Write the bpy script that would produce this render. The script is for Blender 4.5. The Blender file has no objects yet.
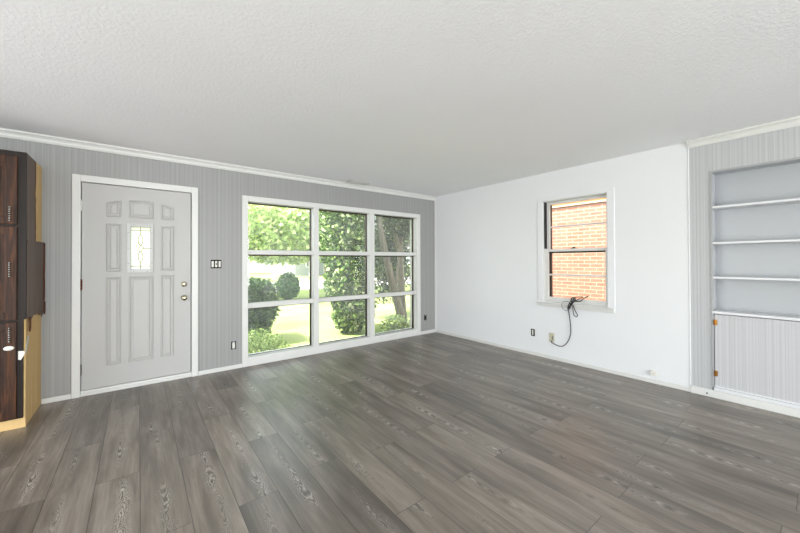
import bpy, bmesh, math, random
import numpy as np
from mathutils import Vector, Matrix

random.seed(7)
S = bpy.context.scene
COL = S.collection

# ------------------------------------------------------------------ camera
CAM_H, XR, YB, HC = 1.2843, 4.2458, 4.4148, 2.44
yaw, pitch, roll = 0.66134, 0.007533, -0.003902
fwd = Vector((math.sin(yaw) * math.cos(pitch), math.cos(yaw) * math.cos(pitch), math.sin(pitch)))
rt = Vector((math.cos(yaw), -math.sin(yaw), 0))
up = rt.cross(fwd)
r2 = math.cos(roll) * rt + math.sin(roll) * up
u2 = -math.sin(roll) * rt + math.cos(roll) * up
cam = bpy.data.cameras.new('camera')
cam.sensor_width = 36
cam.lens = 36 * 336.39 / 800
cam.shift_y = -8.05 / 800
cam.clip_start = 0.02
cam.clip_end = 500
co = bpy.data.objects.new('camera', cam)
M3 = Matrix((r2, u2, -fwd)).transposed()
co.matrix_world = Matrix.Translation((0, 0, CAM_H)) @ M3.to_4x4()
COL.objects.link(co)
S.camera = co

# ------------------------------------------------------------------ world, sun, lights, exposure
world = bpy.data.worlds.new('sky')
S.world = world
world.use_nodes = True
wn = world.node_tree.nodes
wl = world.node_tree.links
bg = wn['Background']
sky = wn.new('ShaderNodeTexSky')
sky.sky_type = 'NISHITA'
sky.sun_disc = False
sky.sun_elevation = math.radians(60)
sky.sun_rotation = math.radians(-75)
sky.air_density = 1.0
sky.dust_density = 3.0
wmix = wn.new('ShaderNodeMixRGB')
wmix.inputs[0].default_value = 0.55
wmix.inputs[2].default_value = (6.0, 6.2, 6.4, 1)
wl.new(sky.outputs[0], wmix.inputs[1])
wl.new(wmix.outputs[0], bg.inputs[0])
bg.inputs[1].default_value = 0.66

sun = bpy.data.lights.new('sun', 'SUN')
sun.energy = 12
sun.angle = math.radians(1.0)
sun.color = (1.0, 0.97, 0.92)
so = bpy.data.objects.new('sun', sun)
so.rotation_euler = Vector((1.0, -0.22, -1.75)).to_track_quat('-Z', 'Y').to_euler()
COL.objects.link(so)


def area_light(name, loc, direction, sx, sy, energy, color=(1, 1, 1)):
    l = bpy.data.lights.new(name, 'AREA')
    l.shape = 'RECTANGLE'
    l.size, l.size_y = sx, sy
    l.energy = energy
    l.color = color
    o = bpy.data.objects.new(name, l)
    o.location = loc
    o.rotation_euler = Vector(direction).to_track_quat('-Z', 'Z').to_euler()
    COL.objects.link(o)
    return o


# added fill lights at invented openings in the unseen rear and left walls, plus
# a lampless upward fill behind the viewer, added to brighten the ceiling
area_light('rear_fill', (0.9, -6.10, 1.25), (0, 1, 0.06), 5.6, 2.0, 300, (0.96, 0.985, 1.0))
area_light('left_fill', (-3.20, 1.75, 1.25), (1, 0.0, 0.12), 3.2, 2.0, 48, (0.96, 0.985, 1.0))
area_light('ceiling_fill', (-0.6, -2.0, 0.45), (0.06, 0.10, 1), 3.0, 2.8, 58, (0.96, 0.985, 1.0))

S.view_settings.view_transform = 'Standard'
S.view_settings.look = 'None'
S.view_settings.gamma = 1
S.view_settings.use_curve_mapping = False
S.view_settings.exposure = 0.45
S.cycles.use_denoising = True
S.cycles.max_bounces = 12
S.cycles.diffuse_bounces = 6
S.cycles.transparent_max_bounces = 24
S.cycles.sample_clamp_indirect = 8


# ------------------------------------------------------------------ material helpers
def lin(c):
    c = c / 255.0
    return c / 12.92 if c <= 0.04045 else ((c + 0.055) / 1.055) ** 2.4


def rgb(r, g, b):
    return (lin(r), lin(g), lin(b), 1)


class NT:
    """small wrapper for building node trees"""
    def __init__(self, name):
        self.m = bpy.data.materials.new(name)
        self.m.use_nodes = True
        self.t = self.m.node_tree
        self.bsdf = self.t.nodes['Principled BSDF']
        self.out = self.t.nodes['Material Output']

    def n(self, kind, **kw):
        nd = self.t.nodes.new('ShaderNode' + kind)
        for k, v in kw.items():
            setattr(nd, k, v)
        return nd

    def l(self, a, b):
        self.t.links.new(a, b)

    def val(self, sock, v):
        if isinstance(v, bpy.types.NodeSocket):
            self.l(v, sock)
        else:
            sock.default_value = v

    def math(self, op, a, b=0.0, c=None):
        nd = self.n('Math', operation=op)
        self.val(nd.inputs[0], a)
        self.val(nd.inputs[1], b)
        if c is not None:
            self.val(nd.inputs[2], c)
        return nd.outputs[0]

    def coords(self):
        return self.n('TexCoord').outputs['Object']

    def xyz(self, v):
        s = self.n('SeparateXYZ')
        self.l(v, s.inputs[0])
        return s.outputs

    def comb(self, x, y, z):
        c = self.n('CombineXYZ')
        for i, v in enumerate((x, y, z)):
            self.val(c.inputs[i], v)
        return c.outputs[0]

    def noise(self, vec, scale=5, detail=3, rough=0.5, dist=0.0):
        nd = self.n('TexNoise')
        if vec is not None:
            self.l(vec, nd.inputs['Vector'])
        nd.inputs['Scale'].default_value = scale
        nd.inputs['Detail'].default_value = detail
        nd.inputs['Roughness'].default_value = rough
        nd.inputs['Distortion'].default_value = dist
        return nd.outputs['Fac']

    def ramp(self, fac, stops, interp='LINEAR'):
        nd = self.n('ValToRGB')
        cr = nd.color_ramp
        cr.interpolation = interp
        while len(cr.elements) < len(stops):
            cr.elements.new(0.5)
        for e, (p, c) in zip(cr.elements, stops):
            e.position = p
            e.color = c
        self.l(fac, nd.inputs[0])
        return nd.outputs[0]

    def mix(self, fac, a, b, mode='MIX'):
        nd = self.n('MixRGB', blend_type=mode)
        self.val(nd.inputs[0], fac)
        self.val(nd.inputs[1], a)
        self.val(nd.inputs[2], b)
        return nd.outputs[0]

    def bump(self, height, strength=0.3, dist=0.01):
        nd = self.n('Bump')
        nd.inputs['Strength'].default_value = strength
        nd.inputs['Distance'].default_value = dist
        self.l(height, nd.inputs['Height'])
        self.l(nd.outputs[0], self.bsdf.inputs['Normal'])

    def set(self, col=None, rough=None, metal=None, spec=None):
        b = self.bsdf.inputs
        if col is not None:
            self.val(b['Base Color'], col)
        if rough is not None:
            self.val(b['Roughness'], rough)
        if metal is not None:
            b['Metallic'].default_value = metal
        if spec is not None:
            b['Specular IOR Level'].default_value = spec
        return self


def paint(name, col, rough=0.5, spec=0.4, tex=0.04, scale=60):
    k = NT(name)
    co_ = k.coords()
    nz = k.noise(co_, 3.0, 3)
    c = k.mix(nz, tuple(v * 0.97 for v in col[:3]) + (1,), col)
    k.set(c, rough, spec=spec)
    k.bump(k.noise(co_, scale, 2), tex, 0.004)
    return k.m


def metal(name, col, rough=0.3):
    k = NT(name)
    k.set(k.mix(k.noise(k.coords(), 80, 2), tuple(v * 0.8 for v in col[:3]) + (1,), col), rough, 1.0)
    return k.m


def grooved(name, axis, col, dark, pitch=0.034):
    """painted panelling with narrow vertical grooves at uneven spacing along one axis"""
    k = NT(name)
    x = k.xyz(k.coords())[axis]
    u = k.math('DIVIDE', x, pitch)
    w = k.n('TexVoronoi', voronoi_dimensions='1D', feature='DISTANCE_TO_EDGE')
    k.l(u, w.inputs['W'])
    w.inputs['Scale'].default_value = 1.0
    w.inputs['Randomness'].default_value = 0.85
    g = k.ramp(w.outputs['Distance'], [(0.0, (0, 0, 0, 1)), (0.055, (0.25, 0.25, 0.25, 1)), (0.11, (1, 1, 1, 1))])
    wn_ = k.n('TexNoise', noise_dimensions='1D')
    k.l(x, wn_.inputs['W'])
    wn_.inputs['Scale'].default_value = 46
    wn_.inputs['Detail'].default_value = 2
    f = k.ramp(wn_.outputs['Fac'], [(0.35, (0, 0, 0, 1)), (0.65, (1, 1, 1, 1))])
    c = k.mix(f, tuple(v * 0.93 for v in col[:3]) + (1,), tuple(min(1, v * 1.05) for v in col[:3]) + (1,))
    c = k.mix(g, dark, c)
    k.set(c, 0.45, spec=0.4)
    k.bump(g, 0.3, 0.002)
    return k.m


# ------------------------------------------------------------------ materials
def make_floor_mat():
    k = NT('floor_planks')
    PW, PL = 0.2035, 1.22
    p = k.xyz(k.coords())
    u = k.math('DIVIDE', k.math('SUBTRACT', p[0], 0.0105), PW)
    row = k.math('FLOOR', u)
    fu = k.math('SUBTRACT', u, row)
    par = k.math('FLOORED_MODULO', row, 2.0)
    wr = k.n('TexWhiteNoise', noise_dimensions='1D')
    k.l(row, wr.inputs['W'])
    jit = k.math('MULTIPLY', k.math('SUBTRACT', wr.outputs['Value'], 0.5), 0.07)
    v = k.math('ADD', k.math('DIVIDE', k.math('SUBTRACT', p[1], 0.735), PL),
               k.math('ADD', k.math('MULTIPLY', par, 0.48), jit))
    cell = k.math('FLOOR', v)
    fv = k.math('SUBTRACT', v, cell)
    idv = k.comb(row, cell, 0.0)
    wid = k.n('TexWhiteNoise', noise_dimensions='3D')
    k.l(idv, wid.inputs['Vector'])
    rnd = wid.outputs['Value']
    rc = k.xyz(wid.outputs['Color'])
    # seams
    eu = k.math('MULTIPLY', k.math('MINIMUM', fu, k.math('SUBTRACT', 1.0, fu)), PW)
    ev = k.math('MULTIPLY', k.math('MINIMUM', fv, k.math('SUBTRACT', 1.0, fv)), PL)
    e = k.math('MINIMUM', eu, ev)
    seam = k.math('MINIMUM', k.math('DIVIDE', e, 0.0028), 1.0)
    # grain coordinates, shifted for each plank
    gx = k.math('ADD', p[0], k.math('MULTIPLY', rc[0], 37.0))
    gy = k.math('ADD', p[1], k.math('MULTIPLY', rc[1], 53.0))
    fine = k.noise(k.comb(k.math('MULTIPLY', gx, 95.0), k.math('MULTIPLY', gy, 5.0), rnd), 1.0, 4, 0.6)
    mid = k.noise(k.comb(k.math('MULTIPLY', gx, 17.0), k.math('MULTIPLY', gy, 1.6), rnd), 1.0, 3, 0.55, 0.4)
    blot = k.noise(k.comb(k.math('MULTIPLY', gx, 5.0), k.math('MULTIPLY', gy, 1.1), rnd), 1.0, 2)
    # cathedral figure: rings around a wandering pith line along the plank
    wob = k.noise(k.comb(k.math('MULTIPLY', gx, 9.0), k.math('MULTIPLY', gy, 4.5), 3.0), 1.0, 5, 0.62)
    cx = k.math('SUBTRACT', k.math('SUBTRACT', fu, 0.32), k.math('MULTIPLY', rc[2], 0.36))
    rad = k.math('ADD', k.math('ABSOLUTE', cx), k.math('MULTIPLY', k.math('SUBTRACT', wob, 0.5), 0.55))
    long_ = k.math('MULTIPLY', k.math('ABSOLUTE', k.math('SUBTRACT', fv, 0.5)), 1.35)
    ph = k.math('MULTIPLY', k.math('ADD', k.math('MULTIPLY', k.math('POWER', rad, 1.5), 6.0), long_), 64.0)
    ring = k.math('ADD', k.math('MULTIPLY', k.math('SINE', ph), 0.5), 0.5)
    band = k.math('SUBTRACT', 1.0, k.math('MINIMUM', k.math('DIVIDE', k.math('ABSOLUTE', rad), 0.24), 1.0))
    patch = k.ramp(k.noise(k.comb(k.math('MULTIPLY', gx, 3.0), k.math('MULTIPLY', gy, 1.7), 9.0), 1.0, 1),
                   [(0.44, (0, 0, 0, 1)), (0.60, (1, 1, 1, 1))])
    cath = k.math('MULTIPLY', k.math('MULTIPLY', band, patch), ring)
    cathd = k.math('MULTIPLY', k.math('MULTIPLY', band, patch), k.math('SUBTRACT', 1.0, ring))
    base = k.ramp(mid, [(0.27, rgb(84, 77, 69)), (0.5, rgb(121, 113, 104)), (0.73, rgb(148, 139, 130))])
    base = k.mix(k.math('MULTIPLY', fine, 0.9), base, rgb(84, 77, 70))
    base = k.mix(k.math('MULTIPLY', cath, 0.7), base, rgb(172, 166, 157))
    base = k.mix(k.math('MULTIPLY', cathd, 0.85), base, rgb(62, 56, 51))
    dk = k.ramp(blot, [(0.32, (0.55, 0.54, 0.53, 1)), (0.56, (1, 1, 1, 1))])
    base = k.mix(0.9, base, dk, 'MULTIPLY')
    tone = k.ramp(rnd, [(0.0, (0.92, 0.91, 0.895, 1)), (0.5, (1.24, 1.225, 1.20, 1)), (1.0, (1.56, 1.54, 1.51, 1))])
    base = k.mix(1.0, base, tone, 'MULTIPLY')
    base = k.mix(seam, rgb(46, 41, 37), base)
    rough = k.math('ADD', 0.29, k.math('MULTIPLY', fine, 0.14))
    k.set(base, rough, spec=0.8)
    hb = k.math('ADD', k.math('MULTIPLY', seam, 1.0), k.math('MULTIPLY', fine, 0.15))
    k.bump(hb, 0.25, 0.002)
    return k.m


def make_ceiling_mat():
    k = NT('textured_ceiling')
    c = k.coords()
    n1 = k.noise(c, 55, 4, 0.65)
    n2 = k.noise(c, 160, 2, 0.5)
    h = k.math('ADD', k.ramp(n1, [(0.42, (0, 0, 0, 1)), (0.62, (1, 1, 1, 1))]), k.math('MULTIPLY', n2, 0.3))
    k.set(k.mix(k.noise(c, 1.2, 2), rgb(234, 234, 235), rgb(239, 239, 240)), 0.85, spec=0.2)
    k.bump(h, 0.28, 0.004)
    return k.m


def wood(name, c1, c2, c3, axis=2, rough=0.5, sc=1.0):
    k = NT(name)
    p = k.xyz(k.coords())
    q = [k.math('MULTIPLY', p[i], (3.0 if i == axis else 42.0) * sc) for i in range(3)]
    n = k.noise(k.comb(*q), 1.0, 5, 0.6, 0.6)
    c = k.ramp(n, [(0.30, c1), (0.5, c2), (0.72, c3)])
    k.set(c, rough, spec=0.28)
    k.bump(n, 0.08, 0.002)
    return k.m


def make_leaf(name, cols, trans=0.25, rough=0.6):
    k = NT(name)
    g = k.n('NewGeometry')
    c = k.ramp(g.outputs['Random Per Island'], cols)
    k.set(c, rough, spec=0.25)
    tr = k.n('BsdfTranslucent')
    k.l(c, tr.inputs['Color'])
    mx = k.n('MixShader')
    mx.inputs[0].default_value = trans
    k.l(k.bsdf.outputs[0], mx.inputs[1])
    k.l(tr.outputs[0], mx.inputs[2])
    k.l(mx.outputs[0], k.out.inputs['Surface'])
    return k.m


def make_glass(name, haze=0.0):
    k = NT(name)
    t = k.n('BsdfTransparent')
    t.inputs['Color'].default_value = (0.96, 0.98, 0.96, 1)
    gl = k.n('BsdfGlossy')
    gl.inputs['Roughness'].default_value = 0.0
    fr = k.n('Fresnel')
    fr.inputs['IOR'].default_value = 1.5
    mx = k.n('MixShader')
    k.l(fr.outputs[0], mx.inputs[0])
    k.l(t.outputs[0], mx.inputs[1])
    k.l(gl.outputs[0], mx.inputs[2])
    last = mx.outputs[0]
    if haze:
        d = k.n('BsdfDiffuse')
        haze_noise = k.noise(k.coords(), 2.0, 3)  # reflection haze put into the glass as a patchy translucent veil
        m2 = k.n('MixShader')
        k.l(k.math('MULTIPLY', haze_noise, haze), m2.inputs[0])
        k.l(last, m2.inputs[1])
        tl = k.n('BsdfTranslucent')
        tl.inputs['Color'].default_value = (0.9, 0.92, 0.9, 1)
        k.l(tl.outputs[0], m2.inputs[2])
        last = m2.outputs[0]
    k.l(last, k.out.inputs['Surface'])
    return k.m


def make_frosted():
    k = NT('frosted_glass')
    t = k.n('BsdfTransparent')
    t.inputs['Color'].default_value = (1, 1, 0.97, 1)
    tl = k.n('BsdfTranslucent')
    tl.inputs['Color'].default_value = (0.74, 0.74, 0.73, 1)
    mx = k.n('MixShader')
    mx.inputs[0].default_value = 0.85
    k.l(t.outputs[0], mx.inputs[1])
    k.l(tl.outputs[0], mx.inputs[2])
    k.l(mx.outputs[0], k.out.inputs['Surface'])
    return k.m


def make_brick():
    k = NT('orange_brick')
    p = k.xyz(k.coords())
    b = k.n('TexBrick')
    k.l(k.comb(p[1], p[2], 0.0), b.inputs['Vector'])
    b.inputs['Scale'].default_value = 1.0
    b.inputs['Brick Width'].default_value = 0.21
    b.inputs['Row Height'].default_value = 0.0677
    b.inputs['Mortar Size'].default_value = 0.008
    b.inputs['Color1'].default_value = rgb(158, 106, 90)
    b.inputs['Color2'].default_value = rgb(172, 122, 104)
    b.inputs['Mortar'].default_value = rgb(180, 160, 144)
    c = k.mix(k.math('MULTIPLY', k.noise(k.coords(), 9, 3), 0.35), b.outputs['Color'], rgb(146, 88, 70))
    k.set(c, 0.85, spec=0.15)
    k.bump(b.outputs['Fac'], -0.4, 0.01)
    return k.m


def make_lawn():
    k = NT('sunlit_lawn')
    c = k.coords()
    n = k.noise(c, 0.6, 3)
    n2 = k.noise(c, 14, 4, 0.65)
    col = k.ramp(n, [(0.35, rgb(140, 154, 84)), (0.65, rgb(164, 168, 116))])
    col = k.mix(k.math('MULTIPLY', n2, 0.4), col, rgb(112, 140, 66))
    k.set(col, 0.95, spec=0.05)
    k.bump(n2, 0.6, 0.05)
    return k.m


MT = dict(
    floor=make_floor_mat(),
    ceil=make_ceiling_mat(),
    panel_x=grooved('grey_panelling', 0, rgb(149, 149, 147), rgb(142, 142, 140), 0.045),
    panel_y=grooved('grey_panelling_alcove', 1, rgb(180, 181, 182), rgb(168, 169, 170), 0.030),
    door_groove=grooved('grey_cupboard_beading', 1, rgb(188, 188, 190), rgb(174, 174, 176), 0.021),
    white_wall=paint('white_wall_paint', rgb(223, 224, 225), 0.6, 0.3, 0.05, 90),
    trim=paint('white_trim_paint', rgb(212, 212, 208), 0.38),
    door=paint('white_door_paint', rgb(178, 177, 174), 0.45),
    shelf=paint('pale_grey_gloss_paint', rgb(172, 175, 178), 0.35, 0.5, 0.05, 14),
    shelf_edge=paint('white_shelf_paint', rgb(214, 215, 217), 0.35),
    bronze=metal('dark_bronze_frame', rgb(70, 62, 54), 0.45),
    brass=metal('brass', rgb(150, 104, 46), 0.28),
    nickel=metal('satin_nickel', rgb(205, 198, 170), 0.18),
    steel=metal('dull_steel', rgb(150, 150, 150), 0.35),
    rust=metal('old_copper', rgb(112, 64, 36), 0.45),
    black=paint('black_plastic', rgb(22, 22, 22), 0.4),
    hole=paint('dark_junction_box', rgb(30, 28, 26), 0.8),
    vent=paint('aged_vent_enamel', rgb(196, 195, 190), 0.5),
    device=paint('white_device_plastic', rgb(222, 220, 212), 0.35),
    beige=paint('beige_plate_plastic', rgb(196, 190, 168), 0.4),
    glass=make_glass('window_glass', 0.07),
    glass_clear=make_glass('clear_window_glass', 0.03),
    frosted=make_frosted(),
    lead=metal('lead_caming', rgb(128, 116, 66), 0.5),
    dark_wood=wood('dark_stained_oak', rgb(26, 13, 6), rgb(50, 27, 12), rgb(86, 50, 22)),
    dark_frame=wood('dark_stained_frame', rgb(18, 11, 7), rgb(28, 18, 10), rgb(38, 25, 14)),
    veneer=wood('brown_veneer', rgb(84, 68, 58), rgb(98, 81, 70), rgb(108, 91, 79), 2, 0.5, 0.5),
    torn=wood('torn_red_brown_edge', rgb(58, 28, 14), rgb(88, 44, 22), rgb(112, 62, 32), 2, 0.7),
    raw=wood('raw_particle_board', rgb(198, 164, 108), rgb(206, 174, 120), rgb(214, 184, 130), 2, 0.7, 0.3),
    iron=metal('dark_iron', rgb(150, 146, 140), 0.2),
    brick=make_brick(),
    lawn=make_lawn(),
    fascia=paint('peach_fascia_paint', rgb(158, 108, 62), 0.6),
    soffit=paint('cream_soffit_paint', rgb(196, 172, 140), 0.6),
    concrete=paint('pale_concrete', rgb(206, 198, 192), 0.9, 0.1, 0.3, 30),
    roofing=paint('grey_shingles', rgb(120, 116, 112), 0.9, 0.1, 0.5, 12),
    siding=paint('pale_siding', rgb(150, 152, 150), 0.7),
    bark=wood('grey_bark', rgb(80, 74, 64), rgb(110, 102, 90), rgb(140, 132, 116), 2, 0.9, 0.6),
    soil=paint('dark_mulch', rgb(88, 74, 58), 0.95, 0.1, 0.6, 30),
    leaf_bush=make_leaf('hedge_leaves', [(0, rgb(29, 53, 24)), (0.6, rgb(55, 86, 39)), (1, rgb(103, 129, 73))]),
    leaf_shrub=make_leaf('shrub_leaves', [(0, rgb(39, 68, 34)), (0.6, rgb(68, 99, 55)), (1, rgb(103, 127, 84))]),
    leaf_low=make_leaf('low_bush_leaves', [(0, rgb(78, 104, 50)), (0.6, rgb(122, 146, 78)), (1, rgb(176, 190, 124))]),
    leaf_big=make_leaf('variegated_leaves', [(0, rgb(34, 58, 22)), (0.45, rgb(72, 102, 42)), (0.75, rgb(132, 162, 78)), (1, rgb(232, 238, 190))]),
    leaf_dark=make_leaf('dark_tree_leaves', [(0, rgb(30, 43, 22)), (0.6, rgb(56, 72, 37)), (1, rgb(120, 130, 89))]),
    leaf_maple=make_leaf('maple_leaves', [(0, rgb(118, 142, 84)), (0.5, rgb(170, 190, 122)), (1, rgb(224, 230, 182))], 0.45),
)


# ------------------------------------------------------------------ mesh helpers
def BM():
    return bmesh.new()


def box(bm, x0, x1, y0, y1, z0, z1, bev=0.0, seg=2):
    r = bmesh.ops.create_cube(bm, size=1.0)
    vs = r['verts']
    for v in vs:
        v.co = Vector(((x0 + x1) / 2 + v.co.x * (x1 - x0), (y0 + y1) / 2 + v.co.y * (y1 - y0), (z0 + z1) / 2 + v.co.z * (z1 - z0)))
    if bev > 0:
        es = list({e for v in vs for e in v.link_edges})
        bmesh.ops.bevel(bm, geom=es, offset=bev, segments=seg, affect='EDGES', profile=0.5)
    return bm


def tube(bm, pts, rad, seg=8, cap=True):
    pts = [Vector(p) for p in pts]
    rads = rad if isinstance(rad, (list, tuple)) else [rad] * len(pts)
    rings = []
    t0 = (pts[1] - pts[0]).normalized()
    n = t0.orthogonal().normalized()
    for i, p in enumerate(pts):
        if i == 0:
            t = t0
        elif i == len(pts) - 1:
            t = (pts[i] - pts[i - 1]).normalized()
        else:
            t = ((pts[i + 1] - p).normalized() + (p - pts[i - 1]).normalized())
            t = t.normalized() if t.length > 1e-6 else t0
        n = (n - t * n.dot(t))
        n = n.normalized() if n.length > 1e-6 else t.orthogonal().normalized()
        b = t.cross(n)
        rings.append([bm.verts.new(p + (n * math.cos(2 * math.pi * k / seg) + b * math.sin(2 * math.pi * k / seg)) * rads[i]) for k in range(seg)])
    for i in range(len(rings) - 1):
        for k in range(seg):
            bm.faces.new((rings[i][k], rings[i][(k + 1) % seg], rings[i + 1][(k + 1) % seg], rings[i + 1][k]))
    if cap:
        bm.faces.new(list(reversed(rings[0])))
        bm.faces.new(rings[-1])
    return bm


def lathe(bm, prof, origin, axis, seg=20):
    """prof = [(radius, distance along axis)]"""
    o = Vector(origin)
    a = Vector(axis).normalized()
    n = a.orthogonal().normalized()
    b = a.cross(n)
    rings = []
    for r, d in prof:
        rings.append([bm.verts.new(o + a * d + (n * math.cos(2 * math.pi * k / seg) + b * math.sin(2 * math.pi * k / seg)) * max(r, 1e-4)) for k in range(seg)])
    for i in range(len(rings) - 1):
        for k in range(seg):
            bm.faces.new((rings[i][k], rings[i][(k + 1) % seg], rings[i + 1][(k + 1) % seg], rings[i + 1][k]))
    bm.faces.new(list(reversed(rings[0])))
    bm.faces.new(rings[-1])
    return bm


def prism(bm, poly, f0, f1):
    """poly of 2D points; f0/f1 map a 2D point to the near and the far 3D face"""
    a = [bm.verts.new(f0(p)) for p in poly]
    b = [bm.verts.new(f1(p)) for p in poly]
    n = len(poly)
    bm.faces.new(a)
    bm.faces.new(list(reversed(b)))
    for i in range(n):
        j = (i + 1) % n
        bm.faces.new((a[i], b[i], b[j], a[j]))
    return bm


def smoothpath(pts, n=8):
    pts = [Vector(p) for p in pts]
    out = []
    for i in range(len(pts) - 1):
        p0 = pts[max(i - 1, 0)]
        p1, p2 = pts[i], pts[i + 1]
        p3 = pts[min(i + 2, len(pts) - 1)]
        for k in range(n):
            t = k / n
            out.append(0.5 * ((2 * p1) + (p2 - p0) * t + (2 * p0 - 5 * p1 + 4 * p2 - p3) * t * t + (-p0 + 3 * p1 - 3 * p2 + p3) * t ** 3))
    out.append(pts[-1])
    return out


def obj(name, bm, mat, parent=None, smooth=False, label=None):
    bmesh.ops.recalc_face_normals(bm, faces=bm.faces)
    me = bpy.data.meshes.new(name)
    bm.to_mesh(me)
    bm.free()
    if mat:
        me.materials.append(mat)
    if smooth:
        for p in me.polygons:
            p.use_smooth = True
    o = bpy.data.objects.new(name, me)
    COL.objects.link(o)
    if parent:
        o.parent = parent
        pm = Matrix.Translation(parent.location) if parent.type == 'EMPTY' else Matrix()
        o.matrix_parent_inverse = pm.inverted()
    if label:
        o['label'] = label
    return o


def root(name, loc=(0, 0, 0)):
    o = bpy.data.objects.new(name, None)
    o.location = loc
    o.empty_display_size = 0.1
    COL.objects.link(o)
    return o


def thing(o, label, cat, group=None):
    o['label'] = label
    o['category'] = cat
    if group:
        o['group'] = group
    return o


def struct(o, label, cat):
    o['kind'] = 'structure'
    return thing(o, label, cat)


# ------------------------------------------------------------------ room shell
XL, YR = -3.3, -6.2      # left and rear walls, out of view
WT = 0.20                # wall thickness

bm = box(BM(), XL - WT, XR + WT, YR - WT, YB + WT, -0.12, 0.0)
struct(obj('floor', bm, MT['floor']), 'grey-brown wood-look plank floor running toward the picture window', 'floor')
bm = box(BM(), XL - WT, XR + WT + 0.35, YR - WT, YB + 0.75, HC, HC + 0.22)
struct(obj('ceiling', bm, MT['ceil']), 'white ceiling with a rough sprayed texture', 'ceiling')

# window wall: openings for the door and the picture window
D0, D1, DT = -0.445, 0.485, 2.068
P0, P1, PB, PT = 1.050, 3.815, 0.050, 2.040
bm = BM()
for x0, x1, z0, z1 in ((XL, D0, 0, HC), (D0, D1, DT, HC), (D1, P0, 0, HC), (P0, P1, PT, HC), (P0, P1, 0, PB), (P1, XR + WT, 0, HC)):
    box(bm, x0, x1, YB, YB + WT, z0, z1)
struct(obj('wall_back', bm, MT['panel_x']), 'grey grooved panel wall holding the front door and the picture window', 'wall')

# white right wall with the sash window opening
W0, W1, WB, WTP = 1.580, 2.360, 0.745, 2.066
EDGE = 0.853
bm = BM()
for y0, y1, z0, z1 in ((EDGE, W0, 0, HC), (W0, W1, 0, WB), (W0, W1, WTP, HC), (W1, YB, 0, HC)):
    box(bm, XR, XR + WT, y0, y1, z0, z1)
struct(obj('wall_right', bm, MT['white_wall']), 'plain white wall holding the small sash window', 'wall')

# grey panelled wall around the bookcase opening
N0, N1, NB, NT_ = -0.52, 0.698, 0.068, 2.112
bm = BM()
for y0, y1, z0, z1 in ((N1, EDGE, 0, HC), (N0, N1, NT_, HC), (YR, N0, 0, HC)):
    box(bm, XR, XR + WT, y0, y1, z0, z1)
struct(obj('wall_alcove', bm, MT['panel_y']), 'grey grooved panel wall surrounding the recessed bookcase', 'wall')
bm = box(BM(), XR + WT + 0.06, XR + WT + 0.16, YR, EDGE, 0, HC)
struct(obj('wall_outer', bm, MT['white_wall']), 'outer wall skin behind the recessed bookcase', 'wall')

# rear and left walls, unseen, with openings added to let in fill light
bm = BM()
for x0, x1, z0, z1 in ((XL, -1.95, 0, HC), (-1.95, 3.75, 2.27, HC), (3.75, XR + WT, 0, HC)):
    box(bm, x0, x1, YR - WT, YR, z0, z1)
struct(obj('wall_rear', bm, MT['white_wall']), 'unseen white wall behind the viewer, with a wide opening added for fill light', 'wall')
bm = BM()
for y0, y1, z0, z1 in ((YR, 0.1, 0, HC), (0.1, 3.4, 2.27, HC), (3.4, YB, 0, HC)):
    box(bm, XL - WT, XL, y0, y1, z0, z1)
struct(obj('wall_left', bm, MT['white_wall']), 'unseen white wall left of the viewer, with an opening added for fill light', 'wall')


# crown mouldings: a stepped profile
def crown(name, along, a0, a1, label):
    prof = [(0.0, 2.372), (0.009, 2.372), (0.013, 2.380), (0.018, 2.388), (0.018, 2.404), (0.030, 2.418), (0.046, 2.426), (0.046, 2.4395), (0.0, 2.4395)]
    bm = BM()
    if along == 'x':
        prism(bm, prof, lambda p: Vector((a0, YB - p[0], p[1])), lambda p: Vector((a1, YB - p[0], p[1])))
    else:
        prism(bm, prof, lambda p: Vector((XR - p[0], a0, p[1])), lambda p: Vector((XR - p[0], a1, p[1])))
    struct(obj(name, bm, MT['trim']), label, 'moulding')


crown('trim_1', 'x', XL, XR - 0.001, 'white crown moulding along the top of the window wall')
crown('trim_2', 'y', YR, EDGE, 'white crown moulding above the recessed bookcase')
bm = box(BM(), XR - 0.020, XR, YB - 0.020, YB, 0.045, 2.372, 0.005)
struct(obj('trim_3', bm, MT['trim']), 'slim white corner strip where the grey and white walls meet', 'moulding')
bm = box(BM(), XR - 0.004, XR + 0.002, EDGE - 0.002, EDGE + 0.010, 0.066, 2.44, 0.003)
struct(obj('trim_4', bm, MT['white_wall']), 'slim white strip between white wall and bookcase panelling', 'moulding')


def baseboard(name, x0, x1, y0, y1, h, label):
    return struct(obj(name, box(BM(), x0, x1, y0, y1, 0.0, h, 0.004), MT['trim']), label, 'baseboard')


baseboard('baseboard_back', -0.69, -0.497, YB - 0.014, YB, 0.047, 'short white baseboard between cabinet and front door')
baseboard('baseboard_back.001', 0.537, 0.998, YB - 0.014, YB, 0.047, 'white baseboard between front door and picture window')
baseboard('baseboard_back.002', 3.876, XR - 0.012, YB - 0.014, YB, 0.055, 'short white baseboard right of the picture window')
baseboard('baseboard_right', XR - 0.012, XR, EDGE, YB - 0.014, 0.045, 'long low white baseboard under the sash window')
bb = baseboard('baseboard_alcove', XR - 0.020, XR, YR, EDGE, 0.067, 'taller white baseboard under the recessed bookcase')
bm = lathe(BM(), [(0.007, 0.0), (0.007, 0.003), (0.003, 0.004)], (XR - 0.0195, 0.734, 0.030), (-1, 0, 0), 12)
obj('screw', bm, MT['black'], bb, label='black screw head')

# ------------------------------------------------------------------ front door
dr = struct(root('door_1', (0.02, YB, 0)), 'white panelled front door with a small leaded glass light', 'door')


def casing_board(bm, x0, x1, z0, z1, y=YB, t=0.018):
    box(bm, x0, x1, y - t, y + 0.001, z0, z1, 0.005, 3)


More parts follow.
